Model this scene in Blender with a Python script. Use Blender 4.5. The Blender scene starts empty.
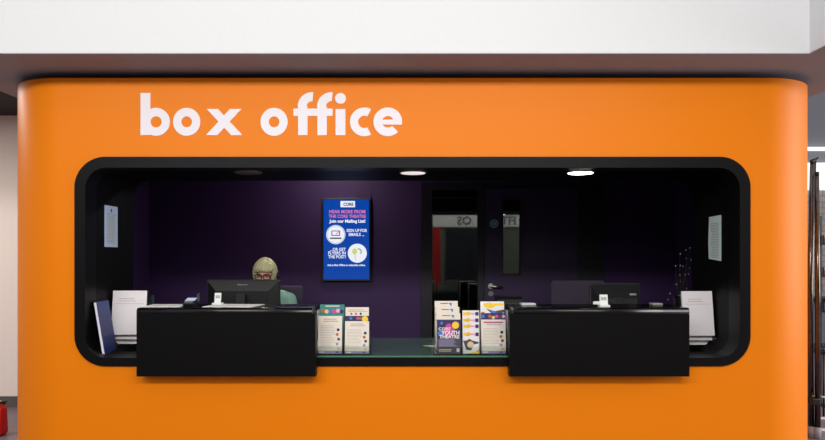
import bpy, bmesh, math, random
from mathutils import Vector, Matrix, noise as mnoise
random.seed(7)
C = bpy.context.scene.collection
PI = math.pi
F, CX, CY, CAMY, CAMZ = 680.0, 412.5, 258.0, -4.1, 1.4
def X(px, y=0.0): return (px - CX) / F * (y - CAMY)          # measured positions -> metres at distance y
def Z(py, y=0.0): return CAMZ + (CY - py) / F * (y - CAMY)

# ------------------------------------------------------------------ materials
def lin(c): return tuple(((v/255)/12.92 if v/255 <= .04045 else ((v/255+.055)/1.055)**2.4) for v in c)
def mat(name, col, rough=.5, metal=0.0, spec=.5, bump=0.0, bscale=60, var=0.0, coat=0.0, emit=None, es=1.0, trans=0.0, ior=None, srgb=True):
    m = bpy.data.materials.new(name); m.use_nodes = True
    nt = m.node_tree; b = nt.nodes['Principled BSDF']
    c = lin(col) if srgb else col
    b.inputs['Base Color'].default_value = (*c, 1)
    b.inputs['Roughness'].default_value = rough; b.inputs['Metallic'].default_value = metal
    b.inputs['Specular IOR Level'].default_value = spec
    b.inputs['Coat Weight'].default_value = coat
    b.inputs['Transmission Weight'].default_value = trans
    if ior: b.inputs['IOR'].default_value = ior
    if emit:
        b.inputs['Emission Color'].default_value = (*lin(emit), 1); b.inputs['Emission Strength'].default_value = es
    if bump or var:
        tc = nt.nodes.new('ShaderNodeTexCoord'); n = nt.nodes.new('ShaderNodeTexNoise')
        n.inputs['Scale'].default_value = bscale; n.inputs['Detail'].default_value = 4
        nt.links.new(tc.outputs['Object'], n.inputs['Vector'])
        if bump:
            bp = nt.nodes.new('ShaderNodeBump'); bp.inputs['Strength'].default_value = bump; bp.inputs['Distance'].default_value = .004
            nt.links.new(n.outputs['Fac'], bp.inputs['Height']); nt.links.new(bp.outputs['Normal'], b.inputs['Normal'])
        if var:
            r = nt.nodes.new('ShaderNodeValToRGB')
            r.color_ramp.elements[0].color = (*[max(0, v*(1-var)) for v in c], 1); r.color_ramp.elements[0].position = .3
            r.color_ramp.elements[1].color = (*[min(1, v*(1+var)) for v in c], 1); r.color_ramp.elements[1].position = .7
            nt.links.new(n.outputs['Fac'], r.inputs['Fac']); nt.links.new(r.outputs['Color'], b.inputs['Base Color'])
    return m
def clear(name, tint=(.95, .98, .97), gloss=.12, rough=.05):
    m = bpy.data.materials.new(name); m.use_nodes = True; nt = m.node_tree
    nt.nodes.remove(nt.nodes['Principled BSDF']); out = nt.nodes['Material Output']
    t = nt.nodes.new('ShaderNodeBsdfTransparent'); t.inputs['Color'].default_value = (*tint, 1)
    g = nt.nodes.new('ShaderNodeBsdfGlossy'); g.inputs['Roughness'].default_value = rough
    mx = nt.nodes.new('ShaderNodeMixShader')
    lw = nt.nodes.new('ShaderNodeFresnel'); lw.inputs['IOR'].default_value = 1.45 + gloss
    nt.links.new(lw.outputs['Fac'], mx.inputs['Fac'])
    nt.links.new(t.outputs[0], mx.inputs[1]); nt.links.new(g.outputs[0], mx.inputs[2]); nt.links.new(mx.outputs[0], out.inputs['Surface'])
    return m
M = dict(
 orange=mat('orange paint', (.78, .198, .001), .44, spec=.16, bump=.02, bscale=220, var=.012, srgb=False),
 letter=mat('white vinyl lettering', (228, 222, 226), .5),
 frame=mat('black satin trim', (13, 12, 13), .42, spec=.12, bump=.02, bscale=150),
 reveal=mat('black matt lining', (7, 7, 8), .55, spec=.1, bump=.02, bscale=120),
 counter=mat('black laminate', (9, 8, 8), .42, spec=.12, bump=.03, bscale=300),
 purple=mat('deep purple paint', (.036, .012, .070), .62, spec=.3, bump=.03, bscale=90, var=.05, srgb=False),
 purple_gloss=mat('purple door paint', (.026, .010, .052), .45, spec=.3, bump=.02, bscale=80, srgb=False),
 frame_dark=mat('dark door frame paint', (.005, .003, .009), .5, spec=.35, bump=.02, srgb=False),
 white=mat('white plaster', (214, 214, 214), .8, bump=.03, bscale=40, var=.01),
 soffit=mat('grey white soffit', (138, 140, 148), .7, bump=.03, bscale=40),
 black=mat('black ceiling paint', (14, 12, 15), .8, bump=.03),
 cream=mat('pale wall paint', (222, 212, 204), .75, bump=.03, bscale=60, var=.015),
 skirt=mat('grey skirting', (84, 80, 76), .5, bump=.02),
 floor=mat('mauve grey vinyl floor', (112, 98, 106), .42, bump=.03, bscale=30, var=.06),
 inside_floor=mat('dark carpet', (26, 24, 30), .9, bump=.3, bscale=400, var=.2),
 glass=mat('green tinted glass', (190, 215, 200), .02, trans=1.0, ior=1.95),
 counter_gloss=mat('black gloss laminate', (9, 8, 8), .22, spec=.45, bump=.01, bscale=300),
 shelf_glass=mat('green backed glass', (78, 118, 96), .12, spec=.5, coat=.6, bump=.01, bscale=8),
 acrylic=clear('clear acrylic'),
 paper=mat('white paper', (232, 226, 226), .75, bump=.02, bscale=80, var=.01),
 paper2=mat('off white paper', (226, 216, 200), .7, var=.012, bscale=50),
  paper_blue=mat('pale blue paper', (176, 194, 222), .7, var=.012, bscale=50),
 paper_cool=mat('cool white paper', (205, 222, 218), .7, var=.012, bscale=50),
 paper_line=mat('grey print', (168, 162, 156), .7, var=.02),
 paper_dark=mat('dark print', (70, 70, 82), .7, var=.02),
 lilac=mat('lilac print', (150, 142, 178), .7, var=.02),
 teal=mat('teal print', (40, 128, 116), .6, var=.05),
 navy=mat('navy print', (30, 24, 78), .55, var=.1),
 magenta=mat('magenta print', (196, 60, 140), .55, var=.1),
 pink=mat('pink print', (226, 150, 190), .55, var=.1),
 yellow=mat('yellow print', (240, 198, 40), .55, var=.04),
 rust=mat('rust print', (176, 92, 50), .55, var=.1),
 charcoal=mat('charcoal print', (62, 58, 70), .55, var=.06),
 skyblue=mat('blue print', (60, 110, 190), .55, var=.06),
 tan=mat('tan print', (214, 186, 140), .6, var=.05),
 blue=mat('blue card folder', (15, 42, 122), .45, bump=.03, bscale=100, var=.04),
 mon=mat('black monitor plastic', (22, 21, 22), .45, bump=.04, bscale=400),
  vent=mat('dark vent', (12, 12, 12), .6, var=.02),
 mon2=mat('dark grey monitor plastic', (28, 28, 28), .5, bump=.04, bscale=400),
 label=mat('grey print on plastic', (150, 150, 150), .5, var=.02),
 chair=mat('aubergine chair fabric', (62, 52, 70), .9, bump=.3, bscale=500, var=.1),
 plastic=mat('black plastic', (18, 18, 19), .4, bump=.02, bscale=200),
 steel=mat('brushed steel', (190, 188, 182), .3, metal=1, bump=.02, bscale=200),
 chrome=mat('aged chrome tube', (98, 88, 82), .2, metal=1, bump=.02, bscale=20, var=.2),
 whitep=mat('white plastic', (214, 220, 214), .4, var=.01),
 desk=mat('dark desk laminate', (20, 19, 22), .4, bump=.02),
 hair=mat('ash blond hair', (190, 182, 142), .38, bump=.5, bscale=90, var=.3),
 skin=mat('skin', (206, 158, 134), .5, bump=.03, bscale=150, var=.05),
 tee=mat('sage green cloth', (120, 158, 144), .9, bump=.2, bscale=300, var=.06),
 trousers=mat('dark cloth', (28, 28, 36), .9, bump=.2, bscale=300, var=.06),
 lips=mat('lips', (168, 92, 88), .5, var=.03), eyew=mat('eye white', (170, 150, 142), .3, var=.01), iris=mat('iris', (50, 60, 60), .3, var=.05),
 specs=mat('dark glasses frame', (44, 22, 20), .35, var=.05),
 red=mat('red leather', (176, 12, 18), .38, bump=.12, bscale=70, var=.12),
 tanl=mat('tan leather', (206, 168, 132), .5, bump=.1, var=.08),
 rear=mat('grey green rear wall', (92, 94, 84), .7, var=.05, bump=.02),
 tile=mat('tile', (196, 188, 178), .4),
 disc=mat('blue sign plastic', (44, 100, 150), .5, var=.05), disc_in=mat('pale sign print', (150, 180, 205), .5, var=.02),
 twig=mat('dark twig', (22, 19, 20), .7, bump=.1), bud=mat('pale bud', (150, 150, 146), .5, var=.05),
 blackmetal=mat('black metal', (24, 25, 30), .4, metal=.3, bump=.02),
 lampring=mat('lamp ring', (120, 122, 122), .35, metal=.6, var=.02),
 lamp_off=mat('unlit lamp diffuser', (86, 80, 84), .5, var=.02),
 lamp_low=mat('lit lamp', (255, 250, 240), .5, emit=(255, 246, 238), es=.75),
 lamp_on=mat('bright lamp', (255, 255, 245), .5, emit=(255, 255, 238), es=7),
 room_lamp=mat('room lamp', (255, 250, 240), .5, emit=(255, 250, 236), es=100),
 scr=mat('screen blue', (3, 8, 30), .25, emit=(0, 72, 178), es=.8),
 scr_w=mat('screen white', (20, 20, 20), .3, emit=(240, 244, 255), es=.95),
 scr_p=mat('screen pink', (20, 20, 20), .3, emit=(235, 128, 190), es=.85),
 scr_n=mat('screen navy', (5, 5, 20), .3, emit=(20, 24, 70), es=.8),
 scr_y=mat('screen yellow', (20, 20, 10), .3, emit=(228, 232, 130), es=.8),
 scr_g=mat('screen green', (10, 20, 10), .3, emit=(130, 190, 130), es=.7),
 lcd=mat('terminal screen', (20, 20, 30), .2, emit=(214, 228, 250), es=.75),
 lcdb=mat('terminal screen header', (10, 20, 60), .2, emit=(70, 90, 200), es=.6),
 glowwhite=mat('lit white panel', (240, 240, 240), .5, emit=(255, 255, 255), es=.9),
)
# tiled wall (pattern inside the material)
def tile_mat():
    m = M['tile']; nt = m.node_tree; b = nt.nodes['Principled BSDF']
    tc = nt.nodes.new('ShaderNodeTexCoord'); mp = nt.nodes.new('ShaderNodeMapping'); mp.inputs['Rotation'].default_value = (PI/2, 0, 0)
    br = nt.nodes.new('ShaderNodeTexBrick'); br.inputs['Scale'].default_value = 2.6; br.inputs['Mortar Size'].default_value = .025
    br.inputs['Color1'].default_value = (*lin((200, 192, 184)), 1); br.inputs['Color2'].default_value = (*lin((186, 178, 170)), 1); br.inputs['Mortar'].default_value = (*lin((156, 148, 142)), 1)
    nt.links.new(tc.outputs['Object'], mp.inputs['Vector']); nt.links.new(mp.outputs['Vector'], br.inputs['Vector']); nt.links.new(br.outputs['Color'], b.inputs['Base Color'])
tile_mat()
def hair_mat():
    m = M['hair']; nt = m.node_tree; b = nt.nodes['Principled BSDF']
    n = [x for x in nt.nodes if x.type == 'TEX_NOISE'][0]
    tc = [x for x in nt.nodes if x.type == 'TEX_COORD'][0]
    mp = nt.nodes.new('ShaderNodeMapping'); mp.inputs['Scale'].default_value = (3, 1.0, .35)
    nt.links.new(tc.outputs['Object'], mp.inputs['Vector']); nt.links.new(mp.outputs['Vector'], n.inputs['Vector'])
hair_mat()

# ------------------------------------------------------------------ mesh builder
class MB:
    def __init__(s): s.v = []; s.f = []; s.mi = []; s.sm = []
    def add(s, vs, fs, m=0, smooth=False, T=None):
        o = len(s.v)
        for p in vs:
            p = Vector(p)
            s.v.append(T @ p if T else p)
        for f in fs: s.f.append([o+i for i in f]); s.mi.append(m); s.sm.append(smooth)
        return s
    def box(s, x0, x1, y0, y1, z0, z1, m=0, T=None, bev=0.0, seg=2):
        bm = bmesh.new(); bmesh.ops.create_cube(bm, size=1)
        for v in bm.verts:
            v.co = Vector(((x0+x1)/2 + v.co.x*(x1-x0), (y0+y1)/2 + v.co.y*(y1-y0), (z0+z1)/2 + v.co.z*(z1-z0)))
        if bev: bmesh.ops.bevel(bm, geom=list(bm.edges), offset=bev, segments=seg, profile=.5, affect='EDGES')
        return s.bm(bm, m, T, smooth=False)
    def bm(s, bm, m=0, T=None, smooth=False):
        bm.verts.index_update()
        s.add([v.co.copy() for v in bm.verts], [[v.index for v in f.verts] for f in bm.faces], m, smooth, T); bm.free(); return s
    def prism(s, pts, y0, y1, m=0, T=None):            # polygon in x,z extruded along y
        n = len(pts)
        vs = [(p[0], y0, p[1]) for p in pts] + [(p[0], y1, p[1]) for p in pts]
        fs = [list(range(n)), list(range(2*n-1, n-1, -1))] + [[i, i+n, (i+1) % n+n, (i+1) % n] for i in range(n)]
        return s.add(vs, fs, m, False, T)
    def prism_x(s, pts, x0, x1, m=0, T=None, smooth=False):            # polygon in y,z extruded along x
        n = len(pts)
        vs = [(x0, p[0], p[1]) for p in pts] + [(x1, p[0], p[1]) for p in pts]
        s.add(vs, [list(range(n)), list(range(2*n-1, n-1, -1))], m, False, T)
        o = len(s.v)-2*n
        for i in range(n): s.f.append([o+i, o+i+n, o+(i+1) % n+n, o+(i+1) % n]); s.mi.append(m); s.sm.append(smooth)
        return s
    def sector(s, cx, cz, ro, ri, a0, a1, y0, y1, m=0, n=40, sx=1.0, T=None):
        full = abs(a1-a0) >= 359.9
        vs = []; fs = []
        for k in range(n+1):
            a = math.radians(a0 + (a1-a0)*k/n); c, d = math.cos(a), math.sin(a)
            for r in (ro, ri):
                for y in (y0, y1): vs.append((cx+r*c*sx, y, cz+r*d))
        for k in range(n):
            a, b = 4*k, 4*k+4
            fs += [[a, a+2, b+2, b], [a+1, b+1, b+3, a+3], [a, b, b+1, a+1], [a+2, a+3, b+3, b+2]]
        if not full: fs += [[0, 1, 3, 2], [4*n, 4*n+2, 4*n+3, 4*n+1]]
        return s.add(vs, fs, m, False, T)
    def disc(s, cx, cz, r, y0, y1, m=0, n=32, sx=1.0, T=None):
        return s.prism([(cx+r*sx*math.cos(2*PI*k/n), cz+r*math.sin(2*PI*k/n)) for k in range(n)], y0, y1, m, T)
    def tube(s, pts, r, m=0, n=12, T=None, caps=True):
        pts = [Vector(p) for p in pts]; rs = r if isinstance(r, (list, tuple)) else [r]*len(pts)
        vs = []; fs = []; up = None
        for i, p in enumerate(pts):
            d = (pts[min(i+1, len(pts)-1)] - pts[max(i-1, 0)]).normalized()
            if up is None: up = d.orthogonal().normalized()
            else: up = (up - d*up.dot(d)).normalized()
            w = d.cross(up)
            for k in range(n):
                a = 2*PI*k/n; vs.append(p + (up*math.cos(a) + w*math.sin(a))*rs[i])
        for i in range(len(pts)-1):
            for k in range(n): fs.append([i*n+k, i*n+(k+1) % n, (i+1)*n+(k+1) % n, (i+1)*n+k])
        s.add(vs, fs, m, True, T)
        if caps:
            o = len(s.v)-len(vs); L = len(pts)-1
            s.f.append([o+k for k in range(n-1, -1, -1)]); s.mi.append(m); s.sm.append(False)
            s.f.append([o+L*n+k for k in range(n)]); s.mi.append(m); s.sm.append(False)
        return s
    def lathe(s, prof, cx=0, cy=0, m=0, n=28, T=None, smooth=True):    # prof: (r,z)
        vs = []; fs = []
        for r, z in prof:
            for k in range(n): a = 2*PI*k/n; vs.append((cx+r*math.cos(a), cy+r*math.sin(a), z))
        for i in range(len(prof)-1):
            for k in range(n): fs.append([i*n+k, i*n+(k+1) % n, (i+1)*n+(k+1) % n, (i+1)*n+k])
        fs.append([k for k in range(n-1, -1, -1)]); fs.append([(len(prof)-1)*n+k for k in range(n)])
        return s.add(vs, fs, m, smooth, T)
    def ball(s, c, r, m=0, T=None, u=20, v=14):
        bm = bmesh.new(); bmesh.ops.create_uvsphere(bm, u_segments=u, v_segments=v, radius=1)
        rr = r if isinstance(r, (list, tuple)) else (r, r, r)
        for w in bm.verts: w.co = Vector((c[0]+w.co.x*rr[0], c[1]+w.co.y*rr[1], c[2]+w.co.z*rr[2]))
        return s.bm(bm, m, T, True)
    def text(s, body, cx, cz, h, y, m=0, bold=.0, width=None, T=None, align='CENTER', mirror=False):
        cu = bpy.data.curves.new('text', 'FONT'); cu.body = body; cu.size = 1; cu.align_x = align; cu.offset = bold; cu.resolution_u = 3
        o = bpy.data.objects.new('text', cu); C.objects.link(o)
        bpy.context.view_layer.update()
        me = bpy.data.meshes.new_from_object(o.evaluated_get(bpy.context.evaluated_depsgraph_get()))
        xs = [v.co.x for v in me.vertices]; ys = [v.co.y for v in me.vertices]
        if xs:
            k = h/.72; w = max(xs)-min(xs); kx = width/w if width else k
            mx = (max(xs)+min(xs))/2
            s.add([(cx + (v.co.x-mx)*kx, y, cz - h/2 + v.co.y*k) for v in me.vertices], [list(p.vertices) for p in me.polygons], m, False, T)
        bpy.data.objects.remove(o); bpy.data.curves.remove(cu); bpy.data.meshes.remove(me)
        return s
    def build(s, name, mats, parent=None, world=True, recalc=True):
        off = Vector((0, 0, 0))
        if parent is not None and world:
            p = parent
            while p.parent: p = p.parent
            off = p.location.copy()
        me = bpy.data.meshes.new(name)
        me.from_pydata([v-off for v in s.v], [], s.f)
        mats = mats if isinstance(mats, (list, tuple)) else [mats]
        for m in mats: me.materials.append(M[m] if isinstance(m, str) else m)
        for i, p in enumerate(me.polygons): p.material_index = s.mi[i]; p.use_smooth = s.sm[i]
        if recalc:
            bm = bmesh.new(); bm.from_mesh(me); bmesh.ops.recalc_face_normals(bm, faces=bm.faces); bm.to_mesh(me); bm.free()
        me.update()
        o = bpy.data.objects.new(name, me); C.objects.link(o)
        if parent is not None: o.parent = parent
        return o
def tag(o, label=None, cat=None, group=None, kind=None):
    if label: o['label'] = label
    if cat: o['category'] = cat
    if group: o['group'] = group
    if kind: o['kind'] = kind
    return o
def thing(name, label, cat, loc=(0, 0, 0), group=None, rz=0):
    o = bpy.data.objects.new(name, None); C.objects.link(o); o.empty_display_size = .1
    o.location = loc; o.rotation_euler = (0, 0, rz)
    return tag(o, label, cat, group)
def struct(mb, name, mats, label=None):
    o = mb.build(name, mats); o['kind'] = 'structure'
    o['label'] = label or name.replace('_', ' '); return o
def rrect(x0, x1, z0, z1, r, n=14):
    pts = []
    for cx, cz, a in ((x1-r, z0+r, -90), (x1-r, z1-r, 0), (x0+r, z1-r, 90), (x0+r, z0+r, 180)):
        for k in range(n+1):
            t = math.radians(a+90*k/n); pts.append((cx+r*math.cos(t), cz+r*math.sin(t)))
    return pts
def ring(mb, outer, inner, y0, y1, m=0, smooth_in=False):     # equal-length outlines in x,z -> solid ring along y
    n = len(outer); vs = []
    for L, y in ((outer, y0), (inner, y0), (outer, y1), (inner, y1)): vs += [(p[0], y, p[1]) for p in L]
    fs = []
    for i in range(n):
        j = (i+1) % n
        fs += [[i, j, n+j, n+i], [2*n+i, 3*n+i, 3*n+j, 2*n+j], [i, 2*n+i, 2*n+j, j], [n+i, n+j, 3*n+j, 3*n+i]]
    return mb.add(vs, fs, m)
def rect_like(rr, x0, x1, z0, z1):                             # push a rounded outline out to a rectangle with the same point count
    n = len(rr); out = []; q = n//4
    cs = [(x1, z0), (x1, z1), (x0, z1), (x0, z0)]
    for i, p in enumerate(rr):
        c = cs[i//q]; k = i % q; h = (q-1)/2
        # first half of a corner's points slide along one side, second half along the other
        if i//q in (0, 2):
            out.append((p[0], c[1]) if k < h else ((c[0], c[1]) if k == h else (c[0], p[1])))
        else:
            out.append((c[0], p[1]) if k < h else ((c[0], c[1]) if k == h else (p[0], c[1])))
    return out

# ------------------------------------------------------------------ camera, sky
cam = bpy.data.objects.new('camera', bpy.data.cameras.new('camera')); C.objects.link(cam)
cam.location = (0, CAMY, CAMZ); cam.rotation_euler = (PI/2, 0, 0)
cam.data.sensor_width = 36; cam.data.lens = F/825*36; cam.data.shift_y = (258-220)/825; cam.data.clip_start = .05
S = bpy.context.scene; S.camera = cam
S.view_settings.view_transform = 'Standard'; S.view_settings.look = 'None'; S.view_settings.gamma = 1; S.view_settings.use_curve_mapping = False
S.view_settings.exposure = 0.0
w = bpy.data.worlds.new('daylight'); S.world = w; w.use_nodes = True; nt = w.node_tree
bg = nt.nodes['Background']; tc = nt.nodes.new('ShaderNodeTexCoord'); sp = nt.nodes.new('ShaderNodeSeparateXYZ')
rp = nt.nodes.new('ShaderNodeValToRGB'); mr = nt.nodes.new('ShaderNodeMapRange')
nt.links.new(tc.outputs['Generated'], sp.inputs[0]); nt.links.new(sp.outputs['X'], mr.inputs['Value'])
mr.inputs['From Min'].default_value = -1; mr.inputs['From Max'].default_value = 1
rp.color_ramp.elements[0].color = (.62, .68, .78, 1); rp.color_ramp.elements[1].color = (1.0, .95, .93, 1)
e = rp.color_ramp.elements.new(.45); e.color = (.80, .80, .82, 1)
nt.links.new(mr.outputs[0], rp.inputs['Fac']); nt.links.new(rp.outputs['Color'], bg.inputs['Color'])
zr = nt.nodes.new('ShaderNodeMapRange'); nt.links.new(sp.outputs['Z'], zr.inputs['Value'])
zr.inputs['From Min'].default_value = 0; zr.inputs['From Max'].default_value = 1; zr.inputs['To Min'].default_value = .62; zr.inputs['To Max'].default_value = 1.0
nt.links.new(zr.outputs[0], bg.inputs['Strength'])

# ------------------------------------------------------------------ setting
struct(MB().box(-12, 12, -12, 9, -.1, 0), 'floor', 'floor', 'mauve grey smooth floor of the foyer')
TOP = 2.486
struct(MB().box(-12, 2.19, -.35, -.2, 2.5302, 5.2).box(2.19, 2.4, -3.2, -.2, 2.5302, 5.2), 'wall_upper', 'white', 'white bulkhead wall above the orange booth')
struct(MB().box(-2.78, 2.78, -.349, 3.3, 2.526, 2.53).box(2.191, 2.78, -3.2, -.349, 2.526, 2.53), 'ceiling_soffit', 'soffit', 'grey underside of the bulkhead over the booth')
struct(MB().box(-9, -2.79, -.19, 3.3, 2.74, 2.8), 'ceiling_left', 'black', 'black ceiling beyond the left side of the booth')
YW = 6.4+CAMY
struct(MB().box(-9, -2.565, YW, YW+.1, 0, 2.74), 'wall_left', 'cream', 'pale wall beyond the left side of the booth')
struct(MB().box(-9, -2.565, YW-.015, YW-.001, 0, .1), 'baseboard_left', 'skirt', 'grey skirting along the pale left wall')
# far right: wall with tile band
struct(MB().box(2.8, 12, 6.9, 7.0, 2.5, 5.2, 0).box(2.8, 12, 6.9, 7.0, 0, 2.5, 1), 'wall_right', ['soffit', 'tile'], 'grey and tiled far wall beyond the right side of the booth')
struct(MB().box(2.8, 12, 6.82, 6.895, Z(190, 6.85), Z(163, 6.85)).box(2.8, 12, 6.80, 6.895, Z(150.5, 6.85), Z(147.5, 6.85)), 'trim_1', 'glowwhite', 'lit white light strips along the far wall')
# rear of the foyer, behind the camera: seen only in the glass
YR = -9.6
mb = MB().box(-12, 12, YR-.1, YR, 0, 4.6, 0)
struct(mb, 'wall_rear', 'rear', 'grey wall at the rear of the foyer')

# ------------------------------------------------------------------ the booth
booth = thing('ticket_booth', 'large orange box office booth with rounded corners and a wide black framed opening', 'booth')
OX, OZ0, OZ1, OR_ = 2.033, .749, 2.009, .185
IX, IZ0, IZ1, IR_ = 1.968, .800, 1.943, .125
XF, R, XS, YB = 2.14, .42, 2.56, 3.0
shell = MB()
hole = rrect(-OX+.02, OX-.02, OZ0+.02, OZ1-.02, OR_-.02)
ring(shell, rect_like(hole, -XF, XF, 0, TOP), hole, 0, .10)
ring(shell, rect_like(hole, -XF, XF, 0, TOP), hole, .1001, .106, 1)
for sgn in (-1, 1):
    n = 48
    prof_o = [(sgn*(XF+R*math.sin(PI/2*k/n)), R-R*math.cos(PI/2*k/n)) for k in range(n+1)] + [(sgn*XS, YB)]
    ri = R-.1
    prof_i = [(sgn*(XF+ri*math.sin(PI/2*k/n)), R-ri*math.cos(PI/2*k/n)) for k in range(n+1)] + [(sgn*(XS-.1), YB)]
    m_ = len(prof_o); sm_ = range(n); fl = range(n, m_-1)
    lo = [(p[0], p[1], 0) for p in prof_o]; hi = [(p[0], p[1], TOP) for p in prof_o]
    shell.add(lo[:n+1]+hi[:n+1], [[k, k+1, n+1+k+1, n+1+k] for k in range(n)], 0, True)
    shell.add(lo[n:]+hi[n:], [[0, 1, 3, 2]], 0)
    il = [(p[0], p[1], 0) for p in prof_i]; ih = [(p[0], p[1], TOP) for p in prof_i]
    shell.add(il+ih, [[k, m_+k, m_+k+1, k+1] for k in range(m_-1)], 2)
    shell.add(hi+ih, [[k, k+1, m_+k+1, m_+k] for k in range(m_-1)], 0)
# lid
lid = [(-XF, .1)]
lid = [(XF-.001, .1)] + [(XF+(R-.1)*math.sin(PI/2*k/12), R-(R-.1)*math.cos(PI/2*k/12)) for k in range(1, 13)] + [(XS-.1, YB)]
lid = lid + [(-x, y) for x, y in reversed(lid)]
nn = len(lid)
shell.add([(x, y, 2.43) for x, y in lid] + [(x, y, TOP-.002) for x, y in lid], [list(range(nn)), list(range(2*nn-1, nn-1, -1))] + [[i, (i+1) % nn, nn+(i+1) % nn, nn+i] for i in range(nn)], 1)
shell.build('shell', ['orange', 'black', 'purple'], booth, True, False)
fr = MB(); ring(fr, rrect(-OX, OX, OZ0, OZ1, OR_), rrect(-IX, IX, IZ0, IZ1, IR_), -.012, .13)
fr.build('frame', 'frame', booth)['label'] = 'black satin frame around the opening'
rv = MB(); ring(rv, rrect(-IX-.03, IX+.03, IZ0-.03, IZ1+.03, IR_+.03), rrect(-IX-.003, IX+.003, IZ0-.0005, IZ1+.003, IR_), .13, .70)
rv.build('reveal', 'reveal', booth)['label'] = 'matt black lining of the opening'
# inside of the booth
YI = 2.25
xl = X(421, YI); xr = X(603, YI)
struct(MB().box(-2.468, xl, YI, YI+.1, 0, 2.425).box(xr, 2.468, YI, YI+.1, 0, 2.425).box(xl, xr, YI, YI+.1, 2.1, 2.425), 'wall_back', 'purple', 'deep purple wall at the back of the booth')
struct(MB().box(-2.468, 2.468, .11, YI-.002, .001, .012), 'floor_inside', 'inside_floor', 'dark carpet inside the booth')
# room ceiling lamps inside (behind the lintel)
for i, (lx, ly, on) in enumerate(((-.72, 1.72, 1),)):
    t = thing('ceiling_light', 'round recessed ceiling lamp above the seated person, behind the lintel', 'ceiling light', (lx, ly, 2.43))
    MB().lathe([(.11, 2.4295), (.11, 2.417), (.095, 2.414)], lx, ly).build('ring', 'lampring', t)
    MB().lathe([(.094, 2.4135), (.09, 2.405)], lx, ly).build('diffuser', 'room_lamp', t)
# glazed side light and door
def door():
    g = thing('window_1', None, None, (xl, YI, 0)); g['kind'] = 'structure'; g['label'] = 'tall glazed panel in a dark frame beside the purple door'
    a0, a1 = X(432, YI), X(477.5, YI); zt = 2.1; z1 = Z(197.5, YI)
    MB().box(xl, a0, YI-.03, YI+.06, 0, zt).box(a1, X(483.5, YI), YI-.03, YI+.06, 0, zt).box(a0, a1, YI-.03, YI+.06, 0, .12).box(a0, a1, YI-.03, YI+.06, zt-.06, zt).box(a0, a1, YI-.012, YI+.04, z1-.005, z1+.005).build('window_frame', 'frame_dark', g)
    MB().box(a0, a1, YI+.0, YI+.012, .12, z1-.005).box(a0, a1, YI+.0, YI+.012, z1+.005, zt-.06).build('pane', 'glass', g)
    d = thing('door_1', None, None, (X(577, YI), YI, 0)); d['kind'] = 'structure'; d['label'] = 'dark purple door with a narrow vision panel'
    d0, d1 = X(484, YI), X(577, YI); v0, v1, vz0, vz1 = X(502.5, YI), X(520, YI), Z(274, YI), Z(200, YI)
    MB().box(d0, v0, YI-.02, YI+.025, .01, 2.05).box(v1, d1, YI-.02, YI+.025, .01, 2.05).box(v0, v1, YI-.02, YI+.025, .01, vz0).box(v0, v1, YI-.02, YI+.025, vz1, 2.05).build('door_leaf', 'purple_gloss', d)
    b = .012
    fr_ = MB()
    for q in ((v0-b, v0+.004, vz0-b, vz1+b), (v1-.004, v1+b, vz0-b, vz1+b), (v0, v1, vz0-b, vz0+.006), (v0, v1, vz1-.004, vz1+b)): fr_.box(q[0], q[1], YI-.03, YI-.018, q[2], q[3])
    fr_.build('vision_panel_frame', 'frame_dark', d)
    MB().box(v0+.002, v1-.002, YI-.005, YI+.005, vz0, vz1).build('vision_pane', 'glass', d)
    MB().box(d1, xr, YI-.03, YI+.06, 0, 2.1).box(X(483.5, YI), d1, YI-.03, YI+.06, 2.055, 2.1).build('door_frame', 'frame_dark', d)
    hx, hz = X(490.5, YI), Z(286, YI)
    h = MB().disc(hx, hz, .026, YI-.028, YI-.02).tube([(hx, YI-.02, hz), (hx, YI-.06, hz), (hx+.02, YI-.068, hz-.003), (hx+.105, YI-.068, hz-.008)], .0095)
    h.build('handle', 'steel', d)['label'] = 'steel lever handle'
    MB().disc(hx, Z(293.5, YI), .024, YI-.028, YI-.02).box(hx-.003, hx+.003, YI-.03, YI-.027, Z(293.5, YI)-.010, Z(293.5, YI)+.012).build('lock', 'lampring', d)
    s = MB().disc(X(493.8, YI), Z(223.8, YI), .04, YI-.025, YI-.0205, 0).sector(X(493.8, YI), Z(223.8, YI), .037, .031, 0, 360, YI-.027, YI-.024, 1)
    for k in range(-1, 2): s.box(X(493.8, YI)-.018, X(493.8, YI)+.018, YI-.027, YI-.024, Z(223.8, YI)+k*.011-.0025, Z(223.8, YI)+k*.011+.0025, 1)
    tag(s.build('door_sign', ['disc', 'disc_in']), 'small round blue sign fixed to the purple door beside its vision panel', 'sign')
door()
# dark corridor behind the glass
struct(MB().box(xl-.1, xr+.1, 3.0, 3.1, 0, 2.43).box(xl-.2, xl-.1, YI+.1, 3.1, 0, 2.43).box(xr+.1, xr+.2, YI+.1, 3.1, 0, 2.43).box(xl-.1, xr+.1, YI+.1, 3.0, 2.41, 2.425), 'wall_corridor', 'black', 'dark corridor behind the glazed panel')
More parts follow.
